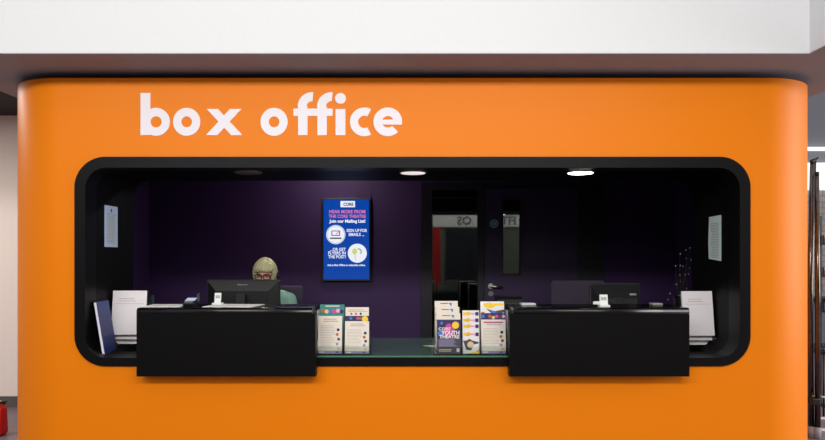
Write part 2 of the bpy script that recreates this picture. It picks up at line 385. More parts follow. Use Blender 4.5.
# reflected foyer frontage: what the panes mirror
def RXm(px, yv=None): return (px-CX)/F*(2*(YI-CAMY)+(CAMY-YR))
def RZm(py): return CAMZ+(CY-py)/F*(2*(YI-CAMY)+(CAMY-YR))
mb = MB().box(.55, 2.9, YR+.003, YR+.06, RZm(227), RZm(203), 0)
def flip(c): return Matrix.Translation((c, 0, 0)) @ Matrix.Diagonal((-1, 1, 1, 1)) @ Matrix.Translation((-c, 0, 0))
mb.text('OS', RXm(464), RZm(220.5), .22, YR+.062, 1, .03, T=flip(RXm(464))).text('FIT', RXm(508), RZm(220.5), .22, YR+.062, 1, .03, T=flip(RXm(508)))
tag(mb.build('shop_sign', ['white', 'paper_dark']), 'long white sign board on the rear foyer wall', 'sign')
tag(MB().box(RXm(446), RXm(500), YR+.003, YR+.05, .0005, RZm(227.5)).box(RXm(471), RXm(473), YR+.0502, YR+.08, .001, RZm(228), 0).build('shutter', 'trousers'), 'dark blue shutter under the white sign board', 'shutter')
tag(MB().box(RXm(433), RXm(440), YR+.003, YR+.06, .0005, RZm(227.5)).build('banner', 'red'), 'red upright banner against the rear foyer wall beside the shutter', 'banner')

# ------------------------------------------------------------------ lettering
sx = 1/F*4.1
sign = thing('lettering', 'large white bold lettering reading box office on the orange front', 'lettering', (0, -.001, 2.2))
def P(cx_, cy_): return ((120+cx_/2.75-CX)*sx, CAMZ+(CY-(80+cy_/2.75))*sx)
K = sx/2.75; y0, y1 = -.004, -.0005
stag = [0]
def ny():
    stag[0] += 1; return y0-.0004*(stag[0] % 4)
def letter(fn):
    m = MB(); fn(m); m.build('letter', 'letter', sign)
def bar(m, x0, x1, ya, yb):
    a = P(x0, ya); b = P(x1, yb); m.box(a[0], b[0], ny(), y1, b[1], a[1])
def sect(m, cx_, cy_, ro, ri, a0, a1, sx_=1.0, **k):
    c = P(cx_, cy_); m.sector(c[0], c[1], ro*K, ri*K, a0, a1, ny(), y1, sx=sx_, **k)
def Lb(m): bar(m, 57, 84, 36, 152); sect(m, 100, 115.5, 38.5, 15.5, 0, 360, .98)
def Lo(c):
    def f(m): sect(m, c, 115.5, 38.5, 15, 0, 360, .97)
    return f
def Lx(m):
    m.prism([P(239, 80), P(270, 80), P(337, 152), P(306, 152)], ny(), y1); m.prism([P(303, 80), P(334, 80), P(268, 152), P(237, 152)], ny(), y1)
def Lf(s_):
    def f(m):
        bar(m, s_, s_+26, 73, 152); bar(m, s_-13, s_+42, 79, 99)
        sect(m, s_+38, 74, 40, 15, 84, 180, .98, n=20)
    return f
def Li(m): bar(m, 593, 620, 80, 152); c = P(606.5, 51); m.disc(c[0], c[1], 15*K, y0, y1)
def Lc(m): sect(m, 672, 115.5, 39.5, 17, 62, 298)
def Le(m): sect(m, 736.5, 115.5, 39.5, 16, 0, 316); bar(m, 715, 775.5, 109, 123)
for fn in (Lb, Lo(184), Lx, Lo(424), Lf(490), Lf(543), Li, Lc, Le): letter(fn)

# ------------------------------------------------------------------ downlights in the lintel
for px, mt, lb in ((248, 'lamp_off', 'unlit round recessed lamp in the black lintel above the seated person'), (413, 'lamp_low', 'faintly lit round recessed lamp at the middle of the black lintel'), (580.5, 'lamp_on', 'bright round recessed lamp in the black lintel above the right counter')):
    yy = .20; xx = X(px, yy); zz = IZ1-.0002
    t = thing('recessed_light', lb, 'ceiling light', (xx, yy, zz), 'recessed lamps in the lintel')
    MB().lathe([(.088, zz), (.088, zz-.004), (.082, zz-.006), (.078, zz-.006)], xx, yy).build('ring', 'lampring', t)
    MB().lathe([(.0775, zz-.001), (.0775, zz-.0085), (.05, zz-.011)], xx, yy).build('diffuser', mt, t)

# ------------------------------------------------------------------ counters
def counter(px0, px1, label):
    yf, yb = -.10, .25; x0, x1 = X(px0, yf), X(px1, yf); zt, zb = Z(308, yf), Z(376.5, yf)
    t = thing('counter', label, 'counter', ((x0+x1)/2, 0, zb), 'black counters in the opening')
    xa, xb = (x0, x1-.022) if x0 < 0 else (x0+.022, x1)
    r = .022; arc = [(yf+r-r*math.sin(PI/2*k/8), zt-r+r*math.cos(PI/2*k/8)) for k in range(9)]
    MB().prism_x([(yb, zt-.035), (yb, zt)] + arc + [(yf, zt-.035)], xa, xb, smooth=True).build('counter_top', 'counter_gloss', t)
    MB().box(x0, x1, yf, yf+.075, zb, zt-.0355).build('front_panel', 'counter', t)
    for a, b in ((xa, xa+.025), (xb-.025, xb)): MB().box(a, b, yf+.0755, yb-.01, IZ0, zt-.0355).build('side_panel', 'counter', t)
    return xa, xb, zt
LX0, LX1, ZT = counter(136.5, 315.5, 'black raised counter on the left, in front of the seated person')
RX0, RX1, _ = counter(509.5, 689.5, 'black raised counter on the right, in front of the empty chair')
# glass shelf
gx0, gx1 = LX1+.001, RX0-.001
GZ = IZ0+.011
tag(MB().box(gx0, gx1, -.005, .92, IZ0+.0005, GZ, bev=.002).build('glass_shelf', 'shelf_glass'), 'low green glass shelf between the two black counters', 'shelf')

# ------------------------------------------------------------------ leaflets and holders
def tilt(yb_, zb_, deg):                       # lean back about the bottom edge
    return Matrix.Translation((0, yb_, zb_)) @ Matrix.Rotation(math.radians(-deg), 4, 'X') @ Matrix.Translation((0, -yb_, -zb_))
def lines(m, x0, x1, z0, z1, n, y, mi, seed=0, hh=.28):
    rnd = random.Random(seed)
    for k in range(n):
        z = z1-(z1-z0)*(k+.5)/n; h = (z1-z0)/n*hh
        m.box(x0, x0+(x1-x0)*rnd.uniform(.72, 1), y-.0004, y, z-h, z+h, mi)
def holder(px0, px1, label, top=.19, d0=.03, d1=.12):
    x0, x1 = X(px0, d0), X(px1, d0)
    t = thing('leaflet_holder', label, 'leaflet holder', ((x0+x1)/2, d0, GZ), 'clear leaflet holders on the glass shelf')
    MB().box(x0, x1, d0-.006, d1+.03, GZ, GZ+.006).build('base', 'acrylic', t)
    MB().box(x0, x1, d0-.006, d0-.003, GZ+.006, GZ+.055).build('front_lip', 'acrylic', t)
    for a in (x0, x1-.0025): MB().prism_x([(d0-.006, GZ+.006), (d1+.03, GZ+.006), (d1+.03, GZ+top), (d0+.04, GZ+top*.75), (d0-.006, GZ+.07)], a, a+.0025).build('side_panel', 'acrylic', t)
    MB().box(x0+.0025, x1-.0025, d1+.027, d1+.03, GZ+.006, GZ+top).build('back_panel', 'acrylic', t)
DEG = 6
def leaflet(label, px0, px1, pt, pb, y, mats, art, group='leaflets in the clear holders', name='leaflet', cat='leaflet'):
    x0, x1 = X(px0, y), X(px1, y); z0 = max(Z(pb, y), GZ+.0065); z1 = Z(pt, y)
    T = tilt(y, z0, DEG)
    m = MB().box(x0, x1, y, y+.002, z0, z1, 0, T)
    a = MB(); art(a, x0, x1, z0, z1, y)
    for v in a.v: m.v.append(T @ v)
    o = len(m.v)-len(a.v)
    m.f += [[o+i for i in f] for f in a.f]; m.mi += a.mi; m.sm += a.sm
    return tag(m.build(name, mats), label, cat, group)
PM = ['paper2', 'paper_line', 'navy', 'rust', 'lilac', 'tan', 'yellow', 'magenta', 'paper_dark', 'teal', 'skyblue', 'charcoal', 'paper', 'pink']
def art_listing(m, x0, x1, z0, z1, y):           # cream sheet: heading, lines of print, five round pictures, lilac foot band
    w_, h = x1-x0, z1-z0
    lines(m, x0+w_*.22, x0+w_*.92, z1-h*.17, z1-h*.06, 2, y, 1, 3, .22)
    lines(m, x0+w_*.08, x0+w_*.72, z0+h*.14, z1-h*.24, 14, y, 1, 5, .12)
    for k, c in enumerate((2, 3, 8, 4, 5)):
        m.disc(x0+w_*(.84 if k in (0,) else .80 if k == 1 else .86 if k == 2 else .80 if k == 3 else .86), z1-h*(.37+.125*k), w_*.062, y-.0006, y, c, 16)
    m.box(x0, x1, y-.0005, y, z0, z0+h*.075, 4); m.box(x0+w_*.05, x0+w_*.26, y-.0008, y-.0004, z0+h*.022, z0+h*.055, 0); m.box(x0+w_*.74, x0+w_*.86, y-.0008, y-.0004, z0+h*.022, z0+h*.055, 2)
def art_teal(m, x0, x1, z0, z1, y):
    w_, h = x1-x0, z1-z0
    m.box(x0, x1, y-.0004, y, z0, z1, 9); m.box(x0+w_*.22, x0+w_*.8, y-.0008, y-.0004, z1-h*.055, z1-h*.03, 0)
    for k, c in enumerate((3, 5, 10, 7, 13, 2)): m.disc(x0+w_*(.12+.155*k), z1-h*(.16+.02*(k % 2)), w_*.085, y-.0009-.0001*k, y-.0004, c, 16)
def art_plain(m, x0, x1, z0, z1, y):
    w_, h = x1-x0, z1-z0
    lines(m, x0+w_*.12, x0+w_*.95, z1-h*.13, z1-h*.05, 2, y, 1, 8, .2)
    for k in range(3): m.disc(x0+w_*(.25+.2*k), z1-h*.17, w_*.05, y-.0006, y, (7, 3, 2)[k], 14)
def art_navy(m, x0, x1, z0, z1, y):
    w_, h = x1-x0, z1-z0
    m.box(x0, x1, y-.0004, y, z0, z1, 2)
    for k, (c, fx) in enumerate(((10, .24), (7, .52), (3, .62))): m.disc(x0+w_*fx, z1-h*.07, w_*.06, y-.0008-.0001*k, y-.0004, c, 14)
    m.disc(x0+w_*.82, z1-h*.09, w_*.13, y-.0014, y-.0004, 6, 20)
def art_whitetop(m, x0, x1, z0, z1, y):
    w_, h = x1-x0, z1-z0
    m.box(x0+w_*.25, x0+w_*.58, y-.0005, y, z1-h*.075, z1-h*.055, 8); m.prism([(x0+w_*.6, z1-h*.05), (x0+w_*.74, z1-h*.05), (x0+w_*.72, z1-h*.14)], y-.0006, y, 10)
    m.box(x0, x1, y-.0004, y, z1-h*.22, z1-h*.17, 4)
def art_youth(m, x0, x1, z0, z1, y):
    w_, h = x1-x0, z1-z0
    m.box(x0, x1, y-.0004, y, z0, z1, 2); m.box(x0, x1, y-.0006, y-.0003, z0, z0+h*.44, 11)
    for k, (c, fx, fz, rr) in enumerate(((10, .2, .9, .06), (7, .5, .80, .13), (7, .5, .66, .24), (10, .16, .6, .12))): m.disc(x0+w_*fx, z0+h*fz, w_*rr, y-.0007-.0001*k, y-.0004, c, 18)
    m.disc(x0+w_*.78, z0+h*.84, w_*.15, y-.0016, y-.0004, 6, 22)
    cx_ = (x0+x1)/2
    m.text('CORE', x0+w_*.32, z0+h*.735, h*.085, y-.0018, 12, .02, w_*.50); m.text('YOUTH', cx_+w_*.06, z0+h*.62, h*.115, y-.0018, 12, .035, w_*.76); m.text('THEATRE', cx_+w_*.02, z0+h*.50, h*.10, y-.0018, 12, .03, w_*.84)
    lines(m, x0+w_*.08, x1-w_*.08, z0+h*.2, z0+h*.42, 7, y-.0006, 4, 4, .22)
    lines(m, x0+w_*.08, x1-w_*.3, z0+h*.05, z0+h*.14, 2, y-.0006, 5, 9, .26); m.box(x1-w_*.18, x1-w_*.06, y-.001, y-.0006, z0+h*.05, z0+h*.15, 12)
def art_yellow(bird):
    def f(m, x0, x1, z0, z1, y):
        w_, h = x1-x0, z1-z0
        q = .042
        m.box(x0+w_*.04, x0+w_*.34, y-.0005, y, z1-.030, z1-.012, 6); m.disc(x0+w_*.36, z1-.02, .013, y-.0005, y, 6, 16); m.box(x0+w_*.46, x0+w_*.74, y-.0005, y, z1-.026, z1-.016, 13)
        m.box(x1-w_*.24, x1-w_*.04, y-.0006, y, z1-.032, z1-.010, 2)
        if bird:
            zc = z0+h*.42
            m.prism([(x0+w_*.02, zc+.02), (x0+w_*.2, zc-.035), (x0+w_*.5, zc-.038), (x0+w_*.62, zc-.005), (x0+w_*.95, zc+.004), (x0+w_*.95, zc+.012), (x0+w_*.55, zc+.022), (x0+w_*.4, zc+.032), (x0+w_*.25, zc+.022)], y-.0006, y, 11)
            m.disc(x0+w_*.46, zc-.004, .02, y-.001, y-.0005, 5, 18)
            m.prism([(x0+w_*.35, z0), (x1, z0), (x1, z0+.03), (x1-w_*.2, z0+.012)], y-.0006, y, 6)
    return f
def art_splash(m, x0, x1, z0, z1, y):
    w_, h = x1-x0, z1-z0
    m.disc(x0+w_*.38, z1-h*.10, h*.072, y-.0005, y, 6, 20, 1.9); m.box(x0+w_*.14, x0+w_*.98, y-.0008, y-.0004, z1-h*.10, z1-h*.045, 6); m.disc(x0+w_*.1, z1-h*.31, w_*.09, y-.0006, y, 3, 16)
    m.prism([(x0+w_*.25, z1-h*.18), (x0+w_*.6, z1-h*.24), (x1, z1-h*.20), (x1, z1-h*.27), (x0+w_*.55, z1-h*.35), (x0+w_*.42, z1-h*.27)], y-.0012, y, 8)
    m.prism([(x0+w_*.33, z1-h*.2), (x0+w_*.75, z1-h*.27), (x0+w_*.5, z1-h*.30)], y-.0016, y, 10)
def art_people(m, x0, x1, z0, z1, y):
    w_, h = x1-x0, z1-z0
    m.box(x0, x1, y-.0004, y, z1-h*.16, z1, 2)
    for k, c in enumerate((10, 2, 3, 5, 7, 11, 13)): m.disc(x0+w_*(.08+.14*k), z1-h*(.08+.03*(k % 2)), w_*.07, y-.0008-.0001*k, y-.0004, c, 14)
    lines(m, x0+w_*.1, x1-w_*.1, z1-h*.26, z1-h*.2, 1, y, 7, 2, .3)
    art_listing(m, x0, x1, z0, z1-h*.17, y)
holder(316.9, 343.6, 'clear leaflet holder beside the left counter, holding cream and teal leaflets')
holder(344, 370.5, 'clear leaflet holder second from the left counter, holding cream and navy leaflets')
holder(434, 461.5, 'clear leaflet holder with white topped leaflets behind a dark youth theatre leaflet')
holder(462, 480, 'narrow clear leaflet holder filled with yellow and white cards')
holder(480.5, 507.6, 'clear leaflet holder beside the right counter with a yellow splashed leaflet')
leaflet('teal topped leaflet with a row of faces, at the back of the leftmost holder', 319.6, 344, 304.5, 344, .10, PM, art_teal)
leaflet('cream listings leaflet with five round pictures, front of the leftmost holder', 317.8, 341.8, 316, 354.5, .045, PM, art_listing)
leaflet('white leaflet with grey heading at the back of the second holder from left', 345.2, 368.6, 307.3, 346, .10, PM, art_plain)
leaflet('navy leaflet with a yellow round badge in the second holder from left', 344.8, 369, 316, 352, .075, PM, art_navy)
leaflet('cream listings leaflet with five round pictures below the navy leaflet', 344.8, 368.9, 321.3, 354.5, .045, PM, art_listing)
leaflet('white topped leaflet standing highest, rearmost behind the dark youth theatre leaflet', 434.8, 458, 301, 340, .115, PM, art_whitetop)
leaflet('white topped leaflet in the middle of the three behind the youth theatre leaflet', 435.6, 459.6, 307, 346, .09, PM, art_whitetop)
leaflet('white topped leaflet directly behind the dark youth theatre leaflet', 436.4, 460.6, 313.3, 350, .067, PM, art_whitetop)
leaflet('dark navy youth theatre leaflet with white lettering and yellow badge', 437, 461, 320, 354.5, .045, PM, art_youth)
for k, (pt, yy, lb) in enumerate(((310.5, .11, 'rearmost and highest of the four yellow and white cards'), (317, .088, 'second card from the back of the four yellow and white cards'), (323, .066, 'third card from the back of the four yellow and white cards'), (331, .045, 'front yellow and white card printed with a dark bird shape'))):
    leaflet(lb, 462.6+.1*k, 479.6, pt, min(354.5, pt+36), yy, ['paper'] + PM[1:], art_yellow(k == 3))
leaflet('white leaflet with a yellow splash and dark swoosh, back of the rightmost holder', 480.8, 504.5, 301.5, 342, .10, ['paper'] + PM[1:], art_splash)
leaflet('cream listings leaflet topped by a strip of faces, front of the rightmost holder', 481.5, 506, 313.2, 354.5, .05, PM, art_people)
# leaflets standing sideways against the counters' ends, and one lying on the glass
for x_, lb in ((LX1+.0045, 'white leaflet standing edge on against the end of the left counter'), (RX0-.0045, 'white leaflet standing edge on against the end of the right counter')):
    tag(MB().box(x_-.0015, x_+.0015, .10, .22, GZ, 1.075).build('leaflet', 'paper_cool'), lb, 'leaflet', 'leaflets against the counter ends')
tag(MB().prism([(X(422.5, .5), 0), (X(439, .3), -.13), (X(462, .5), 0), (X(440, .6), .04)], 0, .0015, 0, Matrix.Translation((0, .47, GZ+.0002)) @ Matrix.Rotation(-PI/2, 4, 'X') @ Matrix.Translation((0, 0, 0))).build('leaflet', 'paper'), 'white leaflet lying flat on the glass shelf behind the youth theatre holder', 'leaflet')

# ------------------------------------------------------------------ document holders at both ends, blue folder, notices
def docs(px0, px1, ptop, pb, side, lb_hold, lbs, rz):
    y = .30
    x0, x1 = X(px0, y), X(px1, y); zs = IZ0+.0003
    xc = (x0+x1)/2
    R4 = Matrix.Translation((xc, y, 0)) @ Matrix.Rotation(rz, 4, 'Z') @ Matrix.Translation((-xc, -y, 0))
    t = thing('document_holder', lb_hold, 'document holder', (xc, y, zs), 'document holders at the ends of the opening')
    for a in (x0-.006, x1+.003):
        MB().prism_x([(y-.03, zs+.004), (y+.115, zs+.004), (y+.165, Z(ptop+6, y)), (y+.085, Z(ptop+6, y)), (y-.03, zs+.03)], a, a+.003, 0, R4).build('side_panel', 'acrylic', t)
    MB().box(x0-.006, x1+.006, y-.03, y+.115, zs, zs+.004, 0, R4).build('base', 'acrylic', t)
    for k in range(3):
        m = MB(); yy = y+.034*k; zb = Z(pb+5.2*k, y)+.002; zt = Z(ptop, y)-.012*k
        zb = max(zb, zs+.005)
        T = R4 @ tilt(yy, zb, 8); ins = (.0, .018, .03)[k]
        ia, ib = (x0, x1-ins) if side > 0 else (x0+ins, x1)
        m.box(ia, ib, yy, yy+.012, zb, zt, 0, T)
        if k == 0:
            a = MB(); lines(a, x0+.04, x1-.05, zt-.075, zt-.045, 2, yy-.0004, 1, 3, .10); a.box(x0+.02, x1-.02, yy-.0006, yy, zt-.086, zt-.084, 1)
            m.add(a.v, a.f, 1, False, T)
        tag(m.build('paper_pile', ['paper', 'paper_line']), lbs[k], 'papers', 'piles of white sheets in the document holders')
docs(111, 144.5, 290.5, 335, 1, 'clear upright document holder at the left end of the opening beside a blue folder',
     ('front pile of white sheets in the left document holder', 'middle pile of white sheets in the left document holder', 'rear pile of white sheets in the left document holder'), .04)
docs(684, 715, 291, 336, -1, 'clear upright document holder at the right end of the opening beside the right counter',
     ('front pile of white sheets in the right document holder', 'middle pile of white sheets in the right document holder', 'rear pile of white sheets in the right document holder'), .03)
# blue folder leaning on the left document holder
yb_ = .075; zb_ = IZ0+.001
T = Matrix.Translation((-1.884, yb_, zb_)) @ Matrix.Rotation(math.radians(-9.5), 4, 'Y') @ Matrix.Rotation(math.radians(95), 4, 'Z')
fo = thing('folder', 'blue folder with white page edges leaning beside the left document holder', 'folder', (-1.884, yb_, zb_))
MB().box(0, .20, .0, .003, 0, .335, 0, T).box(0, .20, .017, .020, 0, .335, 0, T).box(.20, .203, 0, .02, 0, .335, 0, T).build('cover', 'blue', fo)
MB().box(-.004, .196, .004, .016, .004, .331, 0, T).build('pages', 'paper', fo)
# notices on the side linings
def notice(side, y0_, y1_, z0_, z1_, mt, lb, sk):
    x_ = side*(IX+.0025); i_ = x_-side*.002; m = MB()
    ys = [y0_, y1_]
    pts = [(y0_, z0_+sk), (y1_, z0_), (y1_, z1_), (y0_, z1_+sk*.3)]
    if side > 0: pts = [(y0_, z0_), (y1_, z0_+sk), ((y1_+.006), (z0_+z1_)/2-.03), (y1_-.004, z1_-.004), (y0_, z1_)]
    m.prism_x(pts, min(x_, i_), max(x_, i_), 0)
    rnd = random.Random(4)
    for k in range(22):
        z = z1_-.05-(z1_-z0_-.075)*k/21
        m.box(i_-side*.0006, i_, y0_+.03, y1_-.03-rnd.uniform(0, .02), z-.0022, z+.0022, 1)
    m.prism_x([((y0_+y1_)/2+.012*math.cos(2*PI*k/12), z1_-.03+.012*math.sin(2*PI*k/12)) for k in range(12)], i_-side*.0006, i_, 2) if side < 0 else None
    tag(m.build('notice', [mt, 'paper_line', 'paper_dark']), lb, 'notice')
notice(-1, .25, .44, Z(247, .34), Z(206, .34), 'paper_blue', 'printed white notice with a small crest on the left lining of the opening', .0)
notice(1, .24, .42, Z(261, .28), Z(215.5, .30), 'paper_cool', 'printed white notice with a ragged edge on the right lining of the opening', .014)

# ------------------------------------------------------------------ wall screen
ys_ = YI-.045
def SX(px): return X(px, ys_)
def SZ(py): return Z(py, ys_)
scr = thing('wall_screen', 'portrait blue advertising screen on the purple back wall', 'screen', (SX(346), YI, SZ(240)))
MB().box(SX(321.8), SX(370.6), ys_+.003, YI-.0005, SZ(281.3), SZ(198), bev=.004).build('housing', 'plastic', scr)
d = MB().box(SX(323.6), SX(369), ys_, ys_+.003, SZ(279.4), SZ(199.6), 0)
yt = ys_-.0008
pw = 1/F*(ys_-CAMY)
d.box(SX(340.5), SX(355), ys_-.0006, ys_-.0001, SZ(207.2), SZ(201), 1); d.text('CORE', SX(348.4), SZ(204.2), 3.0*pw, yt, 4, .04, 10*pw)
d.text('HEAR MORE FROM', SX(347.3), SZ(211.6), 3.3*pw, yt, 2, .025, 36*pw); d.text('THE CORE THEATRE', SX(347.3), SZ(216.2), 3.3*pw, yt, 2, .025, 37*pw)
d.text('Join our Mailing List!', SX(347.3), SZ(221.0), 3.1*pw, yt, 1, .04, 36*pw)
d.disc(SX(335.8), SZ(234.6), 9.6*pw, ys_-.0006, ys_-.0001, 1, 40)
d.sector(SX(335.8), SZ(234.6), 9.0*pw, 8.7*pw, 0, 360, yt-.0002, yt, 3, 40)
d.box(SX(331.5), SX(340), yt-.0003, yt, SZ(235.8), SZ(230.6), 7); d.box(SX(332.3), SX(339.2), yt-.0005, yt-.0003, SZ(235.1), SZ(231.3), 1); d.prism([(SX(335.5), SZ(234.6)), (SX(338.8), SZ(231)), (SX(339.4), SZ(231.6)), (SX(336.2), SZ(235))], yt-.0007, yt-.0005, 2)
d.box(SX(330), SX(341.5), yt-.0003, yt, SZ(238.9), SZ(237.6), 3)
d.text('SIGN UP FOR', SX(356.8), SZ(230.4), 3.0*pw, yt, 1, .025, 20.5*pw); d.text('EMAILS ...', SX(356.5), SZ(234.4), 3.0*pw, yt, 1, .025, 15.5*pw)
d.disc(SX(357.3), SZ(253.2), 9.5*pw, ys_-.0006, ys_-.0001, 1, 40)
d.disc(SX(354.6), SZ(251.4), 3.1*pw, yt-.0003, yt, 5, 18, .8); d.prism([(SX(354.2), SZ(253)), (SX(355.0), SZ(253)), (SX(356.2), SZ(260.5)), (SX(355.3), SZ(260.5))], yt-.0003, yt, 5)
d.sector(SX(358.6), SZ(251.6), 3.2*pw, 2.1*pw, -50, 110, yt-.0004, yt, 6, 16)
d.text('...OR GET', SX(338), SZ(249.3), 3.1*pw, yt, 1, .025, 15.5*pw); d.text('FLYERS IN', SX(337), SZ(252.9), 3.1*pw, yt, 1, .025, 17.5*pw); d.text('THE POST!', SX(337), SZ(256.7), 3.1*pw, yt, 1, .025, 17.5*pw)
d.text('Ask at Box Office or subscribe online.', SX(346.3), SZ(265), 2.0*pw, yt, 1, .03, 38*pw)
d.build('display', ['scr', 'scr_w', 'scr_p', 'scr_n', 'scr_n', 'scr_y', 'scr_g', 'scr_n'], scr)

# ------------------------------------------------------------------ desks behind the counters
DZ = .72
for a, b, lb in ((-2.3, -.30, 'dark desk behind the left counter, under the large monitor'), (.30, 2.3, 'dark desk behind the right counter, under the small monitor')):
    t = thing('desk', lb, 'desk', ((a+b)/2, 1.0, .0125), 'desks behind the counters')
    MB().box(a, b, .73, 1.26, DZ-.03, DZ, bev=.003).build('desk_top', 'desk', t)
    for xx in (a+.02, b-.05):
        MB().box(xx, xx+.03, .77, 1.22, .0125, DZ-.031).build('leg', 'desk', t)

# ------------------------------------------------------------------ monitors
def monitor(xc, y, w_, h, ztop, rz, tiltdeg, label, logo, mt):
    t = thing('monitor', label, 'monitor', (xc, y, DZ), None, rz)
    T = Matrix.Translation((0, 0, ztop-DZ)) @ Matrix.Rotation(math.radians(tiltdeg), 4, 'X') @ Matrix.Translation((0, 0, -h))
    MB().box(-w_/2, w_/2, .0, .018, 0, h, 0, T, .004).build('screen_bezel', mt, t, False)
    MB().box(-w_/2+.012, w_/2-.012, .0182, .0195, .014, h-.012, 0, T).build('display_panel', 'plastic', t, False)
    i = .55 if logo else .28
    def shellpts(k, y_):
        return [(-w_/2+.01+k*i*.12, y_, .01+k*h*.10), (w_/2-.01-k*i*.12, y_, .01+k*h*.10), (w_/2-.01-k*i*.12, y_, h-.01-k*h*(.20 if logo else .34)), (-w_/2+.01+k*i*.12, y_, h-.01-k*h*(.20 if logo else .34))]
    b = MB().add(shellpts(0, -.0005)+shellpts(1, -.034 if logo else -.07), [[3, 2, 1, 0], [4, 5, 6, 7]] + [[j, (j+1) % 4, 4+(j+1) % 4, 4+j] for j in range(4)], 0, False, T)
    if logo:
        for kx in range(-8, 9): b.box(kx*.02-.007, kx*.02+.007, -.0345, -.033, h*.2, h*.21, 2, T)
        b.text('iiyama', .0, h-.036, .019, -.0142, 1, .04, .075, T=Matrix.Identity(4) and T)
    else:
        for kx in range(-6, 7): b.box(kx*.016-.004, kx*.016+.004, -.0725, -.069, h*.40, h*.55, 2, T)
        b.box(w_/2-.10, w_/2-.05, -.0545, -.02, h*.70, h*.75, 1, T)
    b.build('back_cover', [mt, 'label', 'vent'], t, False)
    MB().box(-.035, .035, -.078, -.0405 if logo else -.072, .012, ztop-DZ-.10, bev=.004).box(-.03, .03, -.06, -.02, ztop-DZ-.2, ztop-DZ-.12).build('stand', mt, t, False)
    MB().lathe([(.11, 0), (.115, .004), (.11, .010), (.04, .014)], 0, -.06).build('foot', mt, t, False)
    return t
ym = .86
monitor(X(243, ym), ym, .54, .34, Z(279.8, ym), math.radians(-2), 4, 'large black monitor seen from behind, in front of the seated person', True, 'mon')
monitor(X(615, ym), ym, .375, .30, Z(283, ym), math.radians(3), -2, 'small black monitor seen from behind, in front of the empty chair', False, 'mon2')

# ------------------------------------------------------------------ office chairs
def office_chair(xc, y, ztop, w_, label):
    t = thing('office_chair', label, 'chair', (xc, y, .0125), 'office chairs behind the counters')
    zo = ztop-.0125
    b = MB().box(-w_/2, w_/2, .22, .28, zo-.50, zo, bev=.028, seg=4)
    for v in b.v: v.y += -.25*max(0, .0)+.9*(v.x*v.x)*-.6; v.z += -.25*v.x*v.x*(1 if v.z > zo-.1 else 0)
    b.build('backrest', 'chair', t, False)
    MB().box(-.23, .23, -.24, .21, .40, .47, bev=.025, seg=3).build('seat', 'chair', t, False)
    MB().tube([(0, .05, .385), (0, .27, .385), (0, .315, .45), (0, .315, zo-.25)], .018).box(-.06, .06, .285, .32, zo-.32, zo-.2).build('back_support', 'plastic', t, False)
    MB().tube([(0, 0, .10), (0, 0, .40)], [.03, .02]).box(-.1, .1, -.1, .1, .375, .3995).build('gas_lift', 'plastic', t, False)
    base = MB()
    for k in range(5):
        a = 2*PI*k/5+.3; base.tube([(0, 0, .11), (.28*math.cos(a), .28*math.sin(a), .065)], [.03, .018])
    base.build('star_base', 'plastic', t, False)
    for k in range(5):
        a = 2*PI*k/5+.3; cx_, cy_ = .28*math.cos(a), .28*math.sin(a)
        tt = Matrix.Translation((cx_, cy_, .027)) @ Matrix.Rotation(a, 4, 'Z')
        MB().tube([(0, -.02, 0), (0, .02, 0)], .0265, 0, 14, tt).build('castor', 'plastic', t, False)
PXc, PYc = X(264.5, 1.42), 1.50
office_chair(PXc+.02, PYc, Z(284, PYc+.25), .50, 'aubergine office chair the seated person sits on')
office_chair(X(578, 1.35), 1.12, Z(279.3, 1.35), .435, 'empty aubergine office chair behind the right counter')

# ------------------------------------------------------------------ the person
def remeshed(mb, voxel, smooth=3):
    me = bpy.data.meshes.new('tmp'); me.from_pydata(mb.v, [], mb.f)
    bm = bmesh.new(); bm.from_mesh(me); bmesh.ops.recalc_face_normals(bm, faces=bm.faces); bm.to_mesh(me); bm.free()
    o = bpy.data.objects.new('tmp', me); C.objects.link(o)
    r = o.modifiers.new('r', 'REMESH'); r.mode = 'VOXEL'; r.voxel_size = voxel
    s = o.modifiers.new('s', 'SMOOTH'); s.iterations = smooth; s.factor = .5
    bpy.context.view_layer.update()
    out = bpy.data.meshes.new_from_object(o.evaluated_get(bpy.context.evaluated_depsgraph_get()))
    bpy.data.objects.remove(o); bpy.data.meshes.remove(me)
    return out
def link_mesh(me, name, m, parent):
    me.name = name
    me.materials.clear(); me.materials.append(M[m])
    for p in me.polygons: p.use_smooth = True
    o = bpy.data.objects.new(name, me); C.objects.link(o); o.parent = parent; return o
def capsule(mb, a, b, ra, rb, n=14):
    a, b = Vector(a), Vector(b)
    mb.tube([a, a.lerp(b, .33), a.lerp(b, .66), b], [ra, ra*.67+rb*.33, ra*.33+rb*.67, rb], 0, n); mb.ball(a, ra, u=n, v=10); mb.ball(b, rb, u=n, v=10)
